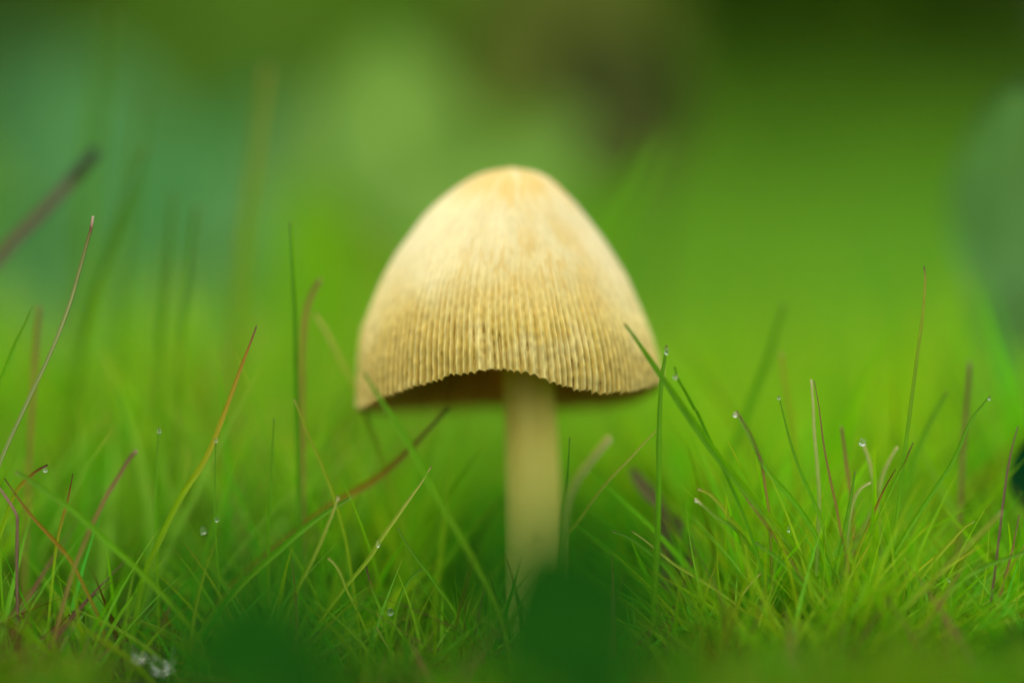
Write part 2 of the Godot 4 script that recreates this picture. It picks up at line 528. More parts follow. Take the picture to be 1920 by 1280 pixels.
	for j in inner + 1:
		var back := float(j) / inner
		for i in na:
			var phi := -PI + TAU * i / na
			var edge := v[nv * na + i] - top
			var lim := limits[i]
			var dy := lerpf(-edge.y / K_AXIS, 26.0, back)
			var thick := lerpf(0.00016, 0.0016, sm(0.0, 0.9, back))
			var p := cap_point(phi, dy, -thick)
			if j < 5:
				var e := cap_point(phi, -edge.y / K_AXIS, 0.0)
				p += (edge - e) * (1.0 - j / 5.0)
			v.append(top + p)
			c.append(mix3(Color(0.72, 0.54, 0.16), Color(0.80, 0.58, 0.14), sm(0.0, 0.25, back)))
	for i in na:      # the thin edge itself
		var a := nv * na + i
		var b := nv * na + (i + 1) % na
		var a2 := first + i
		var b2 := first + (i + 1) % na
		idx.append_array([a, b, a2, b, b2, a2])
	for j in inner:
		for i in na:
			var a := first + j * na + i
			var b := first + j * na + (i + 1) % na
			idx.append_array([a, b, a + na, b, b + na, a + na])
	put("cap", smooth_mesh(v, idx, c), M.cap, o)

	# gills: thin plates hanging inside the bell
	v = PackedVector3Array()
	c = PackedColorArray()
	idx = PackedInt32Array()
	for k in 88:
		var phi := -PI + TAU * (k + 0.3 * rng.randf()) / 88.0
		var lim := cap_limit(phi) - 7.0
		var side := Vector3(cos(phi), 0, -sin(phi)) * 0.00006
		var s0 := v.size()
		for j in 15:
			var t := j / 14.0
			var dy := lerpf(lim, 60.0, t)
			var outer := top + cap_point(phi, dy, -0.0002 - 0.0012 * sm(0.1, 0.9, t))
			var wide := 0.0030 * pow(sin(PI * clampf(t * 0.9 + 0.02, 0.0, 1.0)), 0.6) + 0.0002
			var r := Vector3(sin(phi), 0, cos(phi))
			var inn := outer - r * wide - Vector3.UP * wide * 0.25
			for q in [outer + side, inn + side * 0.6, inn - side * 0.6, outer - side]:
				v.append(q)
				c.append(Color(0.84, 0.62, 0.15))
		for j in 14:
			for q in 4:
				var a := s0 + j * 4 + q
				var b := s0 + j * 4 + (q + 1) % 4
				idx.append_array([a, a + 4, b, b, a + 4, b + 4])
	put("gills", smooth_mesh(v, idx, c), M.gills, o)

	# stem
	v = PackedVector3Array()
	c = PackedColorArray()
	idx = PackedInt32Array()
	var line := PackedVector3Array([spot(1012, 1262, AXIS.z), spot(1010, 1120, AXIS.z), spot(1004, 960, AXIS.z), spot(996, 800, AXIS.z), spot(986, 640, AXIS.z), spot(972, 480, AXIS.z), spot(966, 380, AXIS.z)])
	for j in 61:
		var t := j / 60.0
		var p := curve_at(line, t) - foot
		var rad := lerpf(0.0029, 0.0024, t) + 0.0006 * (1.0 - sm(0.0, 0.12, t)) + 0.0009 * sm(0.75, 1.0, t)
		for i in 48:
			var a := TAU * i / 48.0
			var rr := rad * (1.0 + 0.03 * fn.get_noise_3d(cos(a) * 90.0, sin(a) * 90.0, t * 60.0) + 0.02 * fn.get_noise_3d(cos(a) * 400.0, sin(a) * 400.0, t * 90.0))
			v.append(p + Vector3(sin(a) * rr, 0, cos(a) * rr))
			var s := fn.get_noise_3d(cos(a) * 260.0, sin(a) * 260.0, t * 120.0)
			c.append(mix3(mix3(Color(0.82, 0.69, 0.13), Color(0.90, 0.79, 0.18), 0.5 + 0.9 * s), Color(0.78, 0.80, 0.18), 1.0 - sm(0.1, 0.5, t)))
	for j in 60:
		for i in 48:
			var a := j * 48 + i
			var b := j * 48 + (i + 1) % 48
			idx.append_array([a, a + 48, b, b, a + 48, b + 48])
	put("stem", smooth_mesh(v, idx, c), M.stem, o)

func _ready() -> void:
	rng.seed = 20240
	fn.seed = 3
	fn.frequency = 0.01
	fn.fractal_octaves = 2
	fc.seed = 8
	fc.frequency = 0.01
	fc.fractal_octaves = 1
	# camera: a long macro lens, wide open
	var cam := Camera3D.new()
	cam.name = "camera"
	var lens := CameraAttributesPhysical.new()
	lens.frustum_focal_length = 135.4
	lens.frustum_focus_distance = EYE.z + 0.0006
	lens.frustum_near = 0.02
	lens.frustum_far = 400.0
	lens.exposure_aperture = 135.4 / 33.0
	cam.attributes = lens
	add_child(cam)
	cam.position = EYE
	cam.fov = rad_to_deg(2.0 * atan(MM_PX * 640.0 / EYE.z))
	cam.near = 0.02
	cam.far = 400.0
	# overcast sky
	var we := WorldEnvironment.new()
	we.name = "world_environment"
	var e := Environment.new()
	var sky := ProceduralSkyMaterial.new()
	sky.sky_top_color = Color(0.985, 0.985, 0.965)
	sky.sky_horizon_color = Color(0.88, 0.90, 0.89)
	sky.sky_curve = 0.25
	sky.ground_bottom_color = Color(0.12, 0.16, 0.06)
	sky.ground_horizon_color = Color(0.30, 0.36, 0.22)
	e.background_mode = Environment.BG_SKY
	e.sky = Sky.new()
	e.sky.sky_material = sky
	e.tonemap_mode = Environment.TONE_MAPPER_LINEAR
	e.tonemap_exposure = 1.7
	e.sdfgi_enabled = true
	e.ssao_enabled = true
	e.ssil_enabled = true
	we.environment = e
	add_child(we)
	var sun := DirectionalLight3D.new()
	sun.name = "sun"
	sun.light_color = Color(1.0, 0.95, 0.86)
	sun.light_energy = 0.4
	sun.light_angular_distance = 24.0
	sun.shadow_enabled = true
	add_child(sun)
	sun.rotation_degrees = Vector3(-64, -24, 0)
	make_materials()

	# ---- the ground: one sheet, a flat lawn that climbs a grassy bank
	var xs := PackedFloat32Array()
	var zs := PackedFloat32Array()
	for i in 121:
		var u := (i - 60) / 60.0
		xs.append(signf(u) * (0.25 * absf(u) + 120.0 * pow(absf(u), 5.0)))
	for i in 141:
		var u := i / 140.0
		zs.append(0.6 - 1.6 * u - 180.0 * pow(u, 5.0) if i > 0 else 60.0)
	var v := PackedVector3Array()
	var c := PackedColorArray()
	var idx := PackedInt32Array()
	for z in zs:
		for x in xs:
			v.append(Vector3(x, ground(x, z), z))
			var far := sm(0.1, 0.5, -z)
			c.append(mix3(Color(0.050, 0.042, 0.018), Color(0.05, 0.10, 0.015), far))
	var nx := xs.size()
	for j in zs.size() - 1:
		for i in nx - 1:
			var a := j * nx + i
			idx.append_array([a, a + nx, a + 1, a + 1, a + nx, a + nx + 1])
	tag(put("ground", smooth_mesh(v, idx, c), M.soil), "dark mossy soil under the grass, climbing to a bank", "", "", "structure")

	build_mushroom()
	build_grass()
	build_background()
	build_blades()
	build_drops()

func bare(x: float, z: float) -> float:      # a thin patch where the dark thatch shows
	return 0.85 * (1.0 - sm(0.4, 1.1, Vector2((x + 0.040) / 0.022, (z + 0.016) / 0.035).length()))

func build_grass() -> void:
	var places := []
	var cols := []
	# lawn behind the sharp plane
	var tuft := tuft_mesh(7, 0.014, 0.10, 0.8, 4, 9)
	for i in 5200:
		var z := -rng.randf_range(0.011, 0.24)
		var x := rng.randf_range(-1, 1) * (0.075 + 0.16 * -z)
		if Vector2(x - 0.0026, z - AXIS.z).length() < 0.0045: continue
		if absf(x) < 0.016 and z > -0.036 and rng.randf() < 0.85: continue
		if bare(x, z) > rng.randf(): continue
		var h := rng.randf_range(0.015, 0.029) + 0.008 * sm(0.03, 0.15, -z) * rng.randf()
		h *= 1.0 + 0.25 * fn.get_noise_2d(x * 2500.0, z * 2500.0)
		if rng.randf() < 0.14 and z < -0.03 and absf(x) > 0.021: h *= 1.55
		places.append(tuft_at(x, z, h, h * 0.9, Vector2(rng.randf_range(-0.3, 0.3), rng.randf_range(-0.3, 0.3))))
		cols.append(green(x, z, 1.32 if rng.randf() < 0.78 else rng.randf_range(0.45, 0.85)))
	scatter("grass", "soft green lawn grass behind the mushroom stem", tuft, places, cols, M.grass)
	# long thin blades that stand up out of the lawn behind the sharp plane
	places = []
	cols = []
	var tall := tuft_mesh(2, 0.0105, 0.10, 0.75, 71, 12)
	for i in 1900:
		var z := -rng.randf_range(0.016, 0.15)
		var x := rng.randf_range(-1, 1) * (0.060 + 0.16 * -z)
		if x > 0.01 and rng.randf() < 0.5: continue
		if absf(x - 0.001) < 0.021 and z > -0.05: continue
		var h := rng.randf_range(0.026, 0.045) + rng.randf() * rng.randf() * 0.034 * sm(0.03, 0.10, -z)
		if x > 0.01: h *= 0.8
		places.append(tuft_at(x, z, h, h, Vector2(rng.randf_range(-0.05, 0.32), rng.randf_range(-0.2, 0.2))))
		cols.append(Color(0.28, 0.50, 0.04) if rng.randf() < 0.6 else (green(x, z, 1.2) if rng.randf() < 0.75 else Color(0.36, 0.32, 0.08)))
	scatter("tall_grass", "long pale thin grass blades blurred behind the mushroom", tall, places, cols, M.grass)
	# short grass in front of the sharp plane
	places = []
	cols = []
	var low := tuft_mesh(7, 0.022, 0.16, 1.1, 9, 8)
	for i in 1350:
		var z := 0.005 + 0.095 * pow(rng.randf(), 1.5)
		var x := rng.randf_range(-1, 1) * 0.07
		if z < 0.035 and x < 0.018 and rng.randf() < 0.6: continue
		if z > 0.035 and x < 0.010 and rng.randf() < 0.85: continue
		if absf(x + 0.0335 * (0.38 - z) / 0.38) < 0.0055 and z > 0.007: continue
		var h := rng.randf_range(0.005, 0.0095) * (1.0 + 0.45 * sm(0.02, 0.06, z)) * (1.0 - 0.45 * sm(0.06, 0.10, z))
		places.append(tuft_at(x, z, h, h * 1.1, Vector2(rng.randf_range(-0.4, 0.4), rng.randf_range(-0.4, 0.4))))
		cols.append(green(x, z, 0.65) if rng.randf() < 0.93 else Color(0.20, 0.13, 0.02))
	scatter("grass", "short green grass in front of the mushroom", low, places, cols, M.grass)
	# sharp sparse grass round the sharp plane, in clumps
	places = []
	cols = []
	var thin := tuft_mesh(4, 0.0145, 0.10, 1.0, 21, 14)
	for i in 400:
		var z := rng.randf_range(-0.012, 0.008)
		var x := rng.randf_range(-0.058, 0.058)
		var h := rng.randf_range(0.008, 0.018)
		if absf(x) < 0.02: h *= 0.75
		if x > -0.036 and x < 0.012 and rng.randf() < 0.5: continue
		if bare(x, z) * 0.7 > rng.randf(): continue
		places.append(tuft_at(x, z, h, h, Vector2(rng.randf_range(-0.4, 0.4), rng.randf_range(-0.4, 0.4))))
		cols.append(green(x, z, 1.0))
	# the dense tuft that fans out beside the stem
	for i in 135:
		var a := rng.randf_range(-1, 1)
		var x := 0.0315 + 0.012 * a + rng.randf_range(-0.003, 0.003)
		var z := rng.randf_range(-0.016, 0.010)
		var h := rng.randf_range(0.016, 0.027) * (1.0 - 0.35 * absf(a)) * (1.0 - 0.4 * sm(0.0, 0.01, z))
		places.append(tuft_at(x, z, h, h * 0.8, Vector2(a * 0.55, rng.randf_range(-0.3, 0.3))))
		cols.append(green(x, z, 1.25))
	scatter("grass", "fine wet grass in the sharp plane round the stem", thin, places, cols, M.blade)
	# withered stalks lying low between the green
	places = []
	cols = []
	var dry := tuft_mesh(3, 0.018, 0.2, 1.6, 33, 10)
	for i in 800:
		var z := rng.randf_range(-0.03, 0.03)
		var x := rng.randf_range(-0.06, 0.06)
		if x > -0.02 and rng.randf() < 0.6: continue
		if absf(x + 0.034) < 0.007 and z > 0.0: continue
		var h := rng.randf_range(0.006, 0.014)
		places.append(tuft_at(x, z, h * 0.6, h * 1.2, Vector2(rng.randf_range(-0.8, 0.8), rng.randf_range(-0.5, 0.5))))
		var k := rng.randf_range(0.3, 0.75)
		cols.append(Color(0.20 * k, 0.115 * k, 0.035 * k))
	scatter("dry_grass", "brown withered grass lying low among the green", dry, places, cols, M.blade, "dry grass")
	# the bank
	places = []
	cols = []
	var big := tuft_mesh(9, 0.03, 0.18, 0.9, 55, 6)
	for i in 16000:
		var d := 0.2 + 3.6 * pow(rng.randf(), 1.7)
		var x := rng.randf_range(-1, 1) * (0.16 + 0.32 * d)
		var h := rng.randf_range(0.022, 0.04) + 0.02 * sm(0.3, 2.0, d)
		places.append(tuft_at(x, -d, h, h * 1.1, Vector2(rng.randf_range(-0.25, 0.25), rng.randf_range(-0.25, 0.25))))
		cols.append(green(x, -d, 1.05) + Color(-0.01, 0.0, 0.025, 0.0))  # bluish distance haze put into the blade colour
	scatter("meadow_grass", "bright meadow grass on the bank beyond the lawn", big, places, cols, M.grass)

func shrub(label: String, x: float, z: float, high: float, proto: Node3D, tint: Color) -> Node3D:
	var o: Node3D = proto
	if proto == null:
		o = base("shrub", Vector3.ZERO)
		var r := RandomNumberGenerator.new()
		r.seed = 77
		for k in 4:
			var a := TAU * k / 4.0 + 0.4
			put("branch", tube_mesh(PackedVector3Array([Vector3(0, -0.03, 0), Vector3(cos(a) * 0.05, 0.3, sin(a) * 0.05), Vector3(cos(a) * 0.22, 0.8, sin(a) * 0.22)]), 0.022, 0.008, Color(0.10, 0.07, 0.04)), M.leafstem, o)
		var mm := MultiMesh.new()
		mm.transform_format = MultiMesh.TRANSFORM_3D
		mm.use_colors = true
		mm.mesh = leaf_mesh(0.11, 0.06, 0.2, 0.5, Color(1, 1, 1), Color(1.2, 1.2, 1.0), 0.05, 5)
		mm.instance_count = 1400
		for i in 1400:
			var d := Vector3(r.randfn(), r.randfn(), r.randfn()).normalized()
			var p := d * pow(r.randf(), 0.45) * (0.42 + 0.10 * sin(d.x * 5.0 + d.y * 4.0))
			p = Vector3(p.x, p.y * 1.15 + 0.52, p.z)
			mm.set_instance_transform(i, Transform3D(Basis.from_euler(Vector3(r.randf() * TAU, r.randf() * TAU, r.randf() * TAU)).scaled(Vector3.ONE * r.randf_range(0.7, 1.2)), p))
			var f := r.randf_range(0.7, 1.3)
			mm.set_instance_color(i, Color(tint.r * f, tint.g * f, tint.b * f))
		var cr := MultiMeshInstance3D.new()
		cr.name = "crown"
		cr.set_meta("kind", "stuff")
		cr.multimesh = mm
		cr.material_override = M.leaf
		o.add_child(cr, true)
	else:
		o = proto.duplicate()
		o.name = numbered("shrub")
		add_child(o)
	o.position = Vector3(x, ground(x, z), z)
	o.scale = Vector3(high, high, high)
	o.rotation.y = x * 9.0
	tag(o, label, "shrub", "dark shrubs beyond the meadow")
	return o

func build_background() -> void:
	var pale := Color(0.17, 0.33, 0.055)
	var teal := Color(0.065, 0.22, 0.065)
	var vivid := Color(0.20, 0.46, 0.006)
	var dusk := Color(0.06, 0.15, 0.002)
	broad_plant("broad_leaf_plant", "pale green broad leaved plant just behind the cap's shoulder", "plant", "broad leaved plants in the meadow", [
		[735, 260, -150, 28, 21, 8, -20, 10, pale, 0.5], [900, 340, -140, 32, 14, -62, -30, 0, pale, 0.6], [630, 330, -160, 28, 18, 30, -30, 10, pale * 0.8, 0.4]], M.leaf, Color(0.12, 0.22, 0.05))
	broad_plant("broad_leaf_plant", "blue green broad leaved plant behind the pink headed stem", "plant", "broad leaved plants in the meadow", [
		[200, 330, -190, 38, 27, 15, -25, 0, teal, 0.4], [350, 480, -170, 35, 27, -20, -35, 0, teal * 1.25, 0.6], [90, 250, -210, 36, 22, 35, -20, 0, teal * 0.7, 0.4], [120, 560, -170, 33, 22, 60, -35, 0, teal, 0.4], [470, 330, -160, 30, 20, -30, -30, 0, teal, 0.4]], M.leaf, Color(0.08, 0.18, 0.06))
	broad_plant("broad_leaf_plant", "vivid yellow green leaf plant tucked behind the cap's flank", "plant", "broad leaved plants in the meadow", [
		[650, 500, -150, 28, 22, 20, -10, 0, vivid, 0.3], [760, 560, -140, 24, 18, -15, -10, 0, vivid, 0.3]], M.leaf, Color(0.12, 0.22, 0.02))
	broad_plant("broad_leaf_plant", "deep olive green large leaved plant high on the bank", "plant", "broad leaved plants in the meadow", [
		[560, 60, -300, 70, 50, 10, -15, 0, dusk, 0.3], [760, 40, -320, 70, 46, -25, -15, 0, dusk, 0.3], [400, 130, -310, 60, 40, 40, -15, 0, dusk * 0.9, 0.3]], M.leaf, Color(0.08, 0.12, 0.02))
	broad_plant("hanging_leaf_plant", "dusky blue green drooping leaf at the edge, beside the tall purple tipped blade", "plant", "", [
		[1915, 360, -62, 27, 15, -8, 12, -15, Color(0.13, 0.30, 0.105), 0.35], [1985, 480, -70, 26, 14, -40, 10, -20, Color(0.10, 0.24, 0.07), 0.35]], M.clover, Color(0.08, 0.16, 0.05))
	broad_plant("dead_leaf", "dark brown withered leaf standing behind the cap top", "dead leaf", "", [
		[1150, 205, -150, 24, 19, 25, -15, 0, Color(0.050, 0.066, 0.016), 0.5], [1060, 80, -240, 40, 36, -30, -15, 0, Color(0.085, 0.115, 0.018), 0.4]], M.dead, Color(0.09, 0.06, 0.03))
	# broad clover-like leaves close to the lens
	var dark := Color(0.010, 0.080, 0.007)
	broad_plant("clover", "dark green rounded leaf blurred close to the lens, below the purple tipped blade", "clover", "dark clover leaves close to the lens", [
		[470, 1205, 124, 13.0, 15.0, 12, -12, 0, dark, 0.3], [640, 1330, 120, 8, 8, -40, -20, 0, dark, 0.3]], M.clover, Color(0.05, 0.12, 0.03))
	broad_plant("clover", "dark green oval leaf blurred close to the lens, in front of the stem foot", "clover", "dark clover leaves close to the lens", [
		[1055, 1148, 122, 16.5, 15.5, 24, -12, 0, dark, 0.3], [1130, 1300, 118, 9.5, 9, -30, -20, 0, dark, 0.3]], M.clover, Color(0.05, 0.12, 0.03))
	broad_plant("clover", "very dark green leaf at the edge behind the pinkish brown stalk", "clover", "dark clover leaves close to the lens", [
		[1955, 890, -16, 9, 7, 5, -10, 0, Color(0.004, 0.045, 0.015), 0.3], [1925, 1235, 22, 7, 7, -10, -10, 0, dark, 0.3]], M.clover, Color(0.04, 0.10, 0.03))
	var brown := Color(0.15, 0.125, 0.055)
	broad_plant("dead_leaf", "curled brown leaf scrap hidden in the grass beside the stem", "dead leaf", "", [
		[1205, 925, -17, 5.5, 1.7, 36, -30, 30, brown, 0.9], [1275, 1000, -15, 4.0, 1.4, 28, -20, 20, brown * 0.8, 0.7]], M.dead, Color(0.12, 0.08, 0.04))
	var green_dark := Color(0.10, 0.22, 0.010)  # dark crowns; at the corners they stand in for lens falloff
	var p := shrub("dark shrub beyond the meadow, behind the dead brown leaf", 0.10, -1.45, 0.5, null, green_dark)
	shrub("dark shrub added to darken the corner behind the blue green plant", -0.42, -1.4, 0.5, p, green_dark)
	shrub("tall dark shrub added to darken the corner over the drooping leaf", 0.42, -1.3, 0.55, p, green_dark)
	shrub("small dark shrub between two larger ones beyond the cap top", 0.27, -1.6, 0.5, p, green_dark)
	shrub("dark shrub beyond the deep olive leaved plant", -0.16, -1.8, 0.5, p, green_dark)
	shrub("outermost dark shrub past the corner shrub", 0.75, -1.6, 0.5, p, green_dark)
	shrub("outermost dark shrub past the blue green plant", -0.75, -1.7, 0.5, p, green_dark)

func build_blades() -> void:
	blade("stubby dark green tip beside the long arching blade, holding the bright drop", "deep", 8, 3, 1, 0.6, "1266,688 1273,712 1288,738 1304,768 1318,795")
	blade("tall pale green stem with a bent pinkish white head", "pinkhead", 9, 0, 0, 0.75, "174,406 170,430 163,452 150,500 130,570 95,660 50,755 0,865 -40,980", "grass stem")
	blade("sharp upright blade whose red and purple tip turns orange below", "purple", 13, 0, 0, 0.25, "480,612 470,640 455,680 420,775 385,860 340,930 300,1010 270,1080 255,1150")
	blade("straight dark green blade with a dark point between the purple tipped blade and the cap", "deep", 14, -7, -9, 0.3, "543,418 547,500 551,580 553,690 557,820 560,960")
	blade("short green blade with a dull tip crossing the frame edge below the pink headed stem", "green", 9, 2, 2, 0.4, "60,575 45,610 28,645 8,695 -20,770")
	blade("blurred brownish blade close behind the pink headed stem", "brown", 13, -13, -13, 0.8, "73,575 68,620 62,700 56,820 50,940")
	blade("hair thin green stalk carrying two water drops under the purple tipped blade", "green", 4, 0, 0, 0.7, "404,822 403,880 402,960 405,1020 410,1090")
	blade("thin green blade rising halfway between the thin stalk and the cap", "green", 7, -3, -4, 0.4, "513,785 510,850 507,920 504,980 503,1060")
	blade("thin upright green blade with a blunt grey tip below the purple tipped blade", "green", 8, -3, -4, 0.5, "298,803 294,860 292,930 293,1000 296,1080")
	blade("pale tan blade leaning up under the cap with a bright drop on its underside", "tan", 10, 0, 0, 0.3, "808,875 790,905 768,935 745,968 718,1005 690,1050 640,1110 600,1165")
	blade("reddish brown blurred stalk slanting up beneath the cap's margin", "red", 15, -9, -11, 0.5, "840,766 810,797 780,830 740,868 700,900 640,935 570,985")
	blade("blurred green blade crossing in front of the cap's lower margin", "green", 13, 8, 8, 0.5, "682,700 700,728 720,760 745,800 775,850 830,950 880,1040")
	blade("long green blade arching down from the cap's flank with a drop on its bend", "green", 20, 4, 1, 0.3, "1172,608 1190,632 1215,668 1262,735 1300,790 1350,860 1400,920 1470,1000 1510,1060")
	blade("upright sharp green blade beside the cap with a clear drop at its tip", "green", 13, 1, 0, 0.5, "1250,648 1246,680 1240,720 1236,800 1236,900 1233,1000 1227,1120 1222,1200")
	blade("pale straw coloured blade leaning from the stem to the upright green blade", "tan", 9, 0, 0, 0.35, "1241,797 1210,828 1180,860 1150,890 1120,925 1085,975 1060,1010 1045,1070")
	blade("thin dark green blade standing right before the stem", "deep", 8, 1, 1, 0.4, "1068,820 1065,870 1060,930 1054,980 1048,1050 1042,1120")
	blade("broad pale blurred blade leaning close beside the stem", "pale", 26, 8, 7, 0.8, "1142,820 1122,842 1100,870 1074,908 1060,960 1054,1030")
	blade("tallest thin blade, with a purple tip, standing clear over the dense tuft", "longgreen", 11, 0, 0, 0.35, "1733,500 1735,515 1735,530 1730,590 1720,665 1705,780 1692,880 1682,970 1672,1060")
	blade("green blade with a curled white tip at the edge of the dense tuft", "curl", 12, 0, 0, 0.8, "1377,776 1384,778 1392,790 1410,825 1440,885 1480,930 1520,985 1550,1050")
	blade("thin purple brown blade rising beside the curled white tip", "plum", 7, 0, 0, 0.4, "1382,771 1395,792 1412,822 1428,870 1436,920 1442,965 1446,1040")
	blade("slender green blade with a tiny purple tip in the dense tuft", "green", 8, 0, 0, 0.3, "1461,742 1470,780 1483,830 1500,880 1520,925 1540,975 1560,1050")
	blade("whitish green upright blade in the dense tuft", "pale", 10, -2, -1, 0.6, "1521,712 1525,760 1527,810 1532,870 1536,930 1534,1000 1530,1070")
	blade("brown purple upright blade next to the whitish green one", "plum", 7, 0, 0, 0.3, "1527,714 1536,760 1545,830 1556,890 1568,945 1578,1000 1592,1060 1600,1120")
	blade("short dark brown stalk with a pale broken tip in front of the long arching blade", "brown", 9, 0, 0, 0.9, "1357,870 1370,885 1385,908 1400,930 1415,952 1450,1000 1490,1060")
	blade("stubby green blade with a pale cut tip continuing the dark brown stalk", "yellow", 12, 1, 1, 0.9, "1411,946 1422,955 1440,978 1465,1005 1490,1040 1520,1090")
	blade("bowed yellow green blade with a straw tip beside the dense tuft", "yellow", 12, 0, 0, 0.6, "1310,917 1330,926 1350,945 1372,975 1393,1005 1402,1060 1412,1120")
	blade("second bowed blade with a whitish tip, just under the bowed yellow green one", "curl", 10, 0, 0, 0.7, "1304,935 1320,948 1345,968 1378,990 1400,1015 1430,1060")
	blade("long sharp green blade leaning outward beyond the tall purple tipped one", "green", 10, 0, 0, 0.3, "1857,742 1845,757 1820,790 1792,855 1755,915 1712,980 1670,1050 1640,1110")
	blade("pinkish brown long stalk at the edge in front of the very dark leaf", "pink", 8, 1, 1, 0.5, "1909,800 1898,840 1888,890 1880,950 1868,1050 1856,1150 1848,1270", "grass stem")
	blade("pale green blade with a water drop on its tip in the dense tuft", "pale", 13, -4, -4, 0.6, "1620,832 1630,860 1638,890 1644,930 1648,980")
	blade("blurred pale green blade leaning outward beside the drop tipped one", "pale", 13, -4, -4, 0.6, "1682,838 1668,862 1655,890 1645,925 1628,970 1600,1025")
	blade("short blade with a dark plum tip near the tallest blade", "plumtip", 7, 1, 0, 0.3, "1713,830 1706,845 1697,868 1680,900 1662,940 1640,990")
	blade("tan stalk bending down from the long arching blade's foot", "tan", 8, 0, 0, 0.4, "1185,996 1210,1013 1240,1038 1270,1062 1310,1085 1370,1125 1430,1180")
	blade("arched green blade passing below the upright blade beside the cap", "green", 11, 0, 0, 0.6, "1150,996 1180,1008 1210,1030 1240,1055 1265,1085 1290,1130")
	blade("small straw coloured fragment leaning in the low grass under the tuft", "tan", 6, 1, 1, 0.5, "1427,1075 1412,1090 1395,1112 1380,1138 1365,1168 1350,1210")
	blade("green blade leaning inward low under the tallest blade", "green", 8, 1, 1, 0.5, "1698,1070 1710,1100 1725,1130 1750,1180 1775,1225 1790,1265")
	blade("long green blade slanting across the low corner by the pinkish stalk", "green", 11, 3, 3, 0.6, "1940,1028 1900,1042 1850,1060 1800,1090 1750,1130 1690,1180 1640,1230")
	blade("yellow green blade with a brown tip leaning in the low corner", "yellow", 10, 0, 0, 0.3, "1827,978 1808,990 1785,1015 1750,1055 1720,1095 1690,1150")
	blade("blurred pale stalk slanting up to the pinkish brown stalk", "yellow", 12, 7, 7, 0.7, "1880,960 1840,1000 1790,1050 1730,1110 1660,1180 1610,1240", "grass stem")
	blade("kinked pinkish stalk standing at the very edge", "pink", 9, 1, 1, 0.7, "-10,905 8,930 28,962 31,985 30,1050 31,1130 32,1200 34,1262", "grass stem")
	blade("red brown blade crossing behind the kinked stalk", "red", 9, 0, 0, 0.4, "8,898 25,922 45,950 70,980 98,1010 128,1045 150,1085")
	blade("blurred tan brown stalk with a jointed blunt tip near the edge", "brown", 12, 4, 4, 0.9, "256,846 240,865 222,895 200,930 185,960 168,995 142,1060 120,1130", "grass stem")
	blade("blurred green blade slanting down across the jointed brown stalk", "green", 13, 5, 5, 0.7, "30,885 60,903 95,928 140,960 200,1015 250,1060 300,1110")
	blade("yellow and brown tipped short blade between the kinked stalk and the jointed one", "orange", 8, -1, -1, 0.3, "136,888 132,910 126,940 116,975 106,1020 100,1070")
	blade("bent orange blade with a charred tip holding a blue drop", "orange", 9, 0, 0, 0.5, "88,872 72,880 55,893 38,910 25,930 10,970")
	blade("thick green blade slanting up to meet the tan fork beneath the cap", "green", 14, 1, 1, 0.5, "658,932 635,946 605,965 565,995 525,1030 485,1065 440,1110")
	blade("tan forked stalk crossing the thick green blade", "tan", 9, 2, 2, 0.5, "634,930 626,955 612,990 595,1030 575,1070 560,1100")
	blade("blurred brown blade with a rounded pale head close to the cap's flank", "brown", 13, -12, -12, 0.9, "600,524 588,545 577,570 570,610 566,680 566,780")
	blade("blurred straw coloured blade leaning toward the cap's low flank", "tan", 15, -13, -13, 0.7, "590,590 610,622 640,680 670,740 700,820")
	blade("yellow green blade bending down behind the thick green blade", "yellow", 10, -4, -3, 0.4, "552,750 570,795 592,845 615,900 632,950 648,1010 660,1085")
	blade("small green blade slanting down under the pale tan blade", "green", 8, 0, 0, 0.4, "746,990 760,1015 778,1042 800,1070 825,1105 855,1150")
	blade("tiny blade with a dark purple tip below the pale tan blade", "plumtip", 7, 0, 0, 0.4, "686,1062 692,1085 700,1110 710,1135 718,1165")
	blade("pale broken bent blade below the tan fork", "tan", 7, 1, 1, 0.8, "615,1046 625,1055 638,1075 650,1105 668,1140")
	blade("short bowed green blade meeting the small slanting one", "green", 8, -1, -1, 0.5, "790,1068 775,1078 760,1098 748,1125 740,1160")
	blade("little straw coloured bent stalk low under the dark rounded leaf's side", "tan", 7, 1, 1, 0.6, "706,1176 720,1200 735,1222 755,1242")
	blade("tall blurred green stem behind the pink headed stem, nearly touching its tip", "green", 18, -26, -26, 0.6, "272,278 255,320 232,385 205,460 180,540 155,640 135,760", "grass stem")
	blade("blurred pale stem with a round pale head behind the purple tipped blade", "green", 12, -22, -22, 0.9, "370,388 362,440 355,500 345,570 338,650 330,760", "grass stem")
	blade("blurred pair stem of green standing beside the pale round headed one", "green", 14, -24, -24, 0.6, "326,365 318,430 311,510 305,590 300,680", "grass stem")
	blade("thick brown blurred stalk with a black tip jutting from the edge", "twig", 28, -26, -22, 0.9, "178,285 150,318 118,355 75,400 35,440 0,480 -60,560", "grass stem")
	blade("yellow green blurred tall stem reaching above the dark straight blade", "yellow", 22, -38, -38, 0.7, "500,130 490,200 478,290 465,380 455,460 445,600", "grass stem")
	blade("faint tall green stem far back, highest in the grass", "green", 26, -52, -52, 0.7, "205,20 195,90 185,180 172,290 160,400 150,560", "grass stem")
	blade("second faint green stem just beside the highest one", "green", 18, -44, -44, 0.7, "268,185 262,240 252,310 240,400 226,520", "grass stem")
	blade("broad pale blurred blade leaning behind the dense tuft", "green", 22, -17, -17, 0.6, "1470,575 1455,620 1438,672 1412,740 1385,810 1350,900")
	blade("blurred light green blade behind the slender purple tipped one", "yellow", 15, -12, -12, 0.7, "1466,662 1470,700 1478,750 1488,820 1496,900")
	blade("faint brown stalk behind the outward leaning long blade", "brown", 12, -12, -11, 0.8, "1818,680 1814,740 1808,810 1803,890 1800,970 1796,1060", "grass stem")
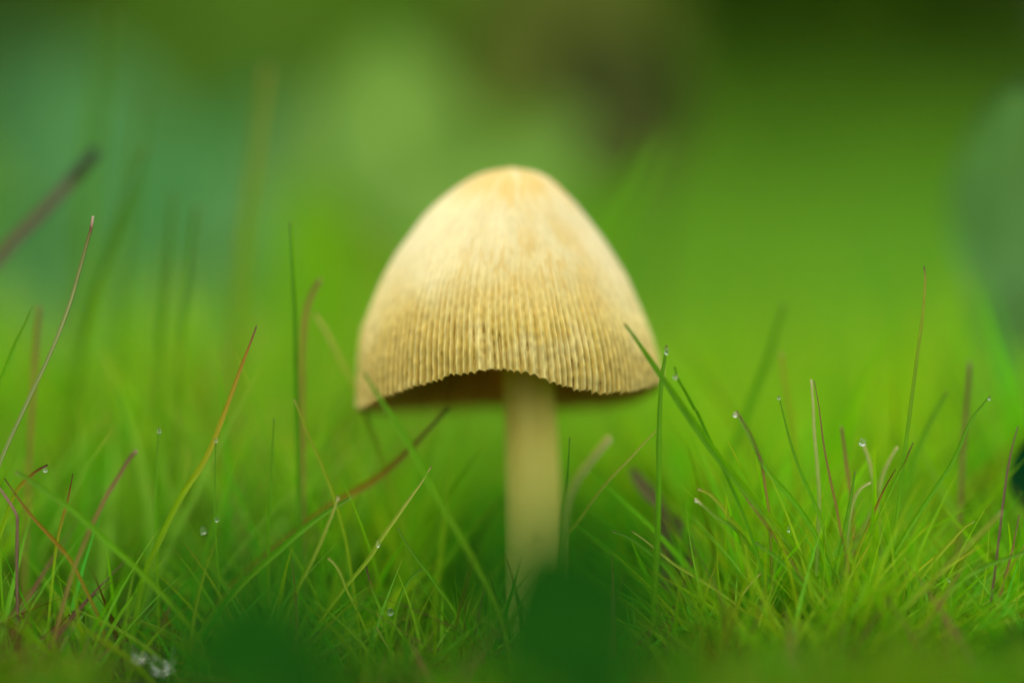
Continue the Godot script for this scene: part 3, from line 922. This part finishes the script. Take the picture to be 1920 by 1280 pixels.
	blade("blurred green blade leaning out behind the tallest blade", "green", 15, -9, -9, 0.5, "1775,735 1755,770 1735,810 1715,860 1695,920 1670,990")
	blade("faint pale blade far behind the cap's shoulder, leaning outward", "green", 20, -52, -52, 0.7, "1240,265 1222,300 1200,345 1170,410 1140,500")
	blade("second faint pale blade leaning just beside the first behind the cap's shoulder", "green", 18, -46, -46, 0.7, "1205,250 1185,300 1160,350 1130,420 1100,510")
	blade("brownish blurred short blade behind the drop tipped one", "brown", 10, -6, -6, 0.7, "1578,800 1582,830 1588,880 1596,930 1600,990")
	blade("tan purple blade slanting down near the pinkish brown stalk", "plum", 7, 0, 0, 0.3, "1912,965 1905,1000 1896,1045 1882,1095 1868,1145 1852,1210")
	blade("slanting yellow green blade rising from the low corner beside the pinkish stalk", "yellow", 9, 1, 1, 0.4, "1925,1015 1905,1050 1885,1085 1862,1130 1845,1175 1830,1225")
	blade("curved whitish blade arching in the heart of the dense tuft", "pale", 10, -1, -1, 0.6, "1632,905 1615,915 1602,935 1594,965 1590,1010 1588,1060")
	blade("fan blade of the tuft leaning inward under the bowed blades", "green", 12, 1, 1, 0.7, "1418,1018 1435,1030 1460,1050 1495,1085 1530,1130")
	blade("green fan blade rising steeply beside the brown purple one", "green", 11, 0, 0, 0.4, "1604,884 1598,920 1590,965 1582,1010 1570,1060 1560,1120")
	blade("yellowish thin blade leaning outward from the tuft heart", "orange", 7, 0, 0, 0.3, "1680,880 1665,905 1650,935 1635,970 1618,1010 1600,1060")

func build_drops() -> void:
	drop("clear drop hanging at the upright sharp blade's tip beside the cap", 1250, 659, 1.5, 8.5, 1.35)
	drop("bright drop at the bend of the long arching blade", 1267, 706, 3.5, 9, 1.0)
	drop("small drop at the bend of the purple tipped blade, on the thin stalk's top", 404, 826, 0.8, 7, 1.2)
	drop("drop clinging halfway down the hair thin stalk", 406, 974, 0.8, 8, 1.2)
	drop("bright sliver drop on the pale tan blade's underside", 709, 1019, 1, 8, 1.7)
	drop("drop on the curled white tip beside the dense tuft", 1379, 778, 1, 9, 1.0)
	drop("drop on the tip of the pale green tuft blade", 1618, 829, -3.4, 12, 1.1)
	drop("blue glinting drop on the charred bent tip", 84, 881, 1, 8, 1.1)
	drop("dim round drop in the low grass under the pale tan blade", 732, 1147, 1, 13, 1.0)
	drop("blurred double drop hanging in the grass below the purple tipped blade", 381, 996, -5, 10, 1.3)
	drop("drop between blades in the tuft near the stubby cut blade", 1479, 993, 1, 7, 1.3)
	drop("drop on the low crossing of two blades under the tallest blade", 1727, 1092, 1, 8, 1.2)
	drop("second drop at the crossing beneath the tallest blade", 1780, 1087, 1, 8, 1.0)
	drop("tiny drop low in the grass before the dense tuft", 1303, 1234, 2, 8, 1.0)
	drop("small drop on the inner side of the leaning yellow blade in the corner", 1727, 1099, 1.5, 6, 1.3)
	drop("tiny drop on the purple tip of the slender tuft blade", 1461, 746, 0.4, 6, 1.1)
	drop("tiny drop on the whitish tip of the second bowed blade", 1306, 939, 0.4, 7, 1.1)
	drop("drop clinging to the blunt grey tip of the thin upright blade", 298, 808, -2.6, 7, 1.2)
	drop("small drop on the tip of the outward leaning long blade", 1856, 747, 0.4, 6, 1.1)
	drop("small drop sitting on the tan fork's upper tip", 633, 935, 2.4, 7, 1.1)
	# a wet film of water bunched low in the grass
	var film := base("water_film", spot(288, 1236, 0.010))
	tag(film, "glinting wet film of water bunched low in the dark grass", "water")
	for k in 3:
		var sp := SphereMesh.new()
		sp.radius = MM_PX * [13.0, 20.0, 12.0][k]
		sp.height = sp.radius * 2.2
		sp.radial_segments = 40
		sp.rings = 24
		var arr := sp.get_mesh_arrays()
		var pos: PackedVector3Array = arr[Mesh.ARRAY_VERTEX]
		for q in pos.size():
			var d := pos[q] / sp.radius
			pos[q] *= 1.0 + 0.30 * fn.get_noise_3d(d.x * 60.0 + k * 40.0, d.y * 60.0, d.z * 60.0) + 0.05 * sin(d.y * 7.0 + d.x * 5.0)
		var m := put("bead", smooth_mesh(pos, arr[Mesh.ARRAY_INDEX], PackedColorArray()), M.water, film)
		m.position = Vector3([-0.0018, 0.0002, 0.0016, 0.0013, -0.0006][k], [0.0004, -0.0005, 0.0002, 0.0012, -0.0013][k], [0.0, 0.0006, 0.0, -0.0003, 0.0002][k])
		m.rotation.z = [0.7, 1.0, -0.3, -0.5, 0.9][k]
		m.scale = Vector3(0.6, 1.3, 0.7)
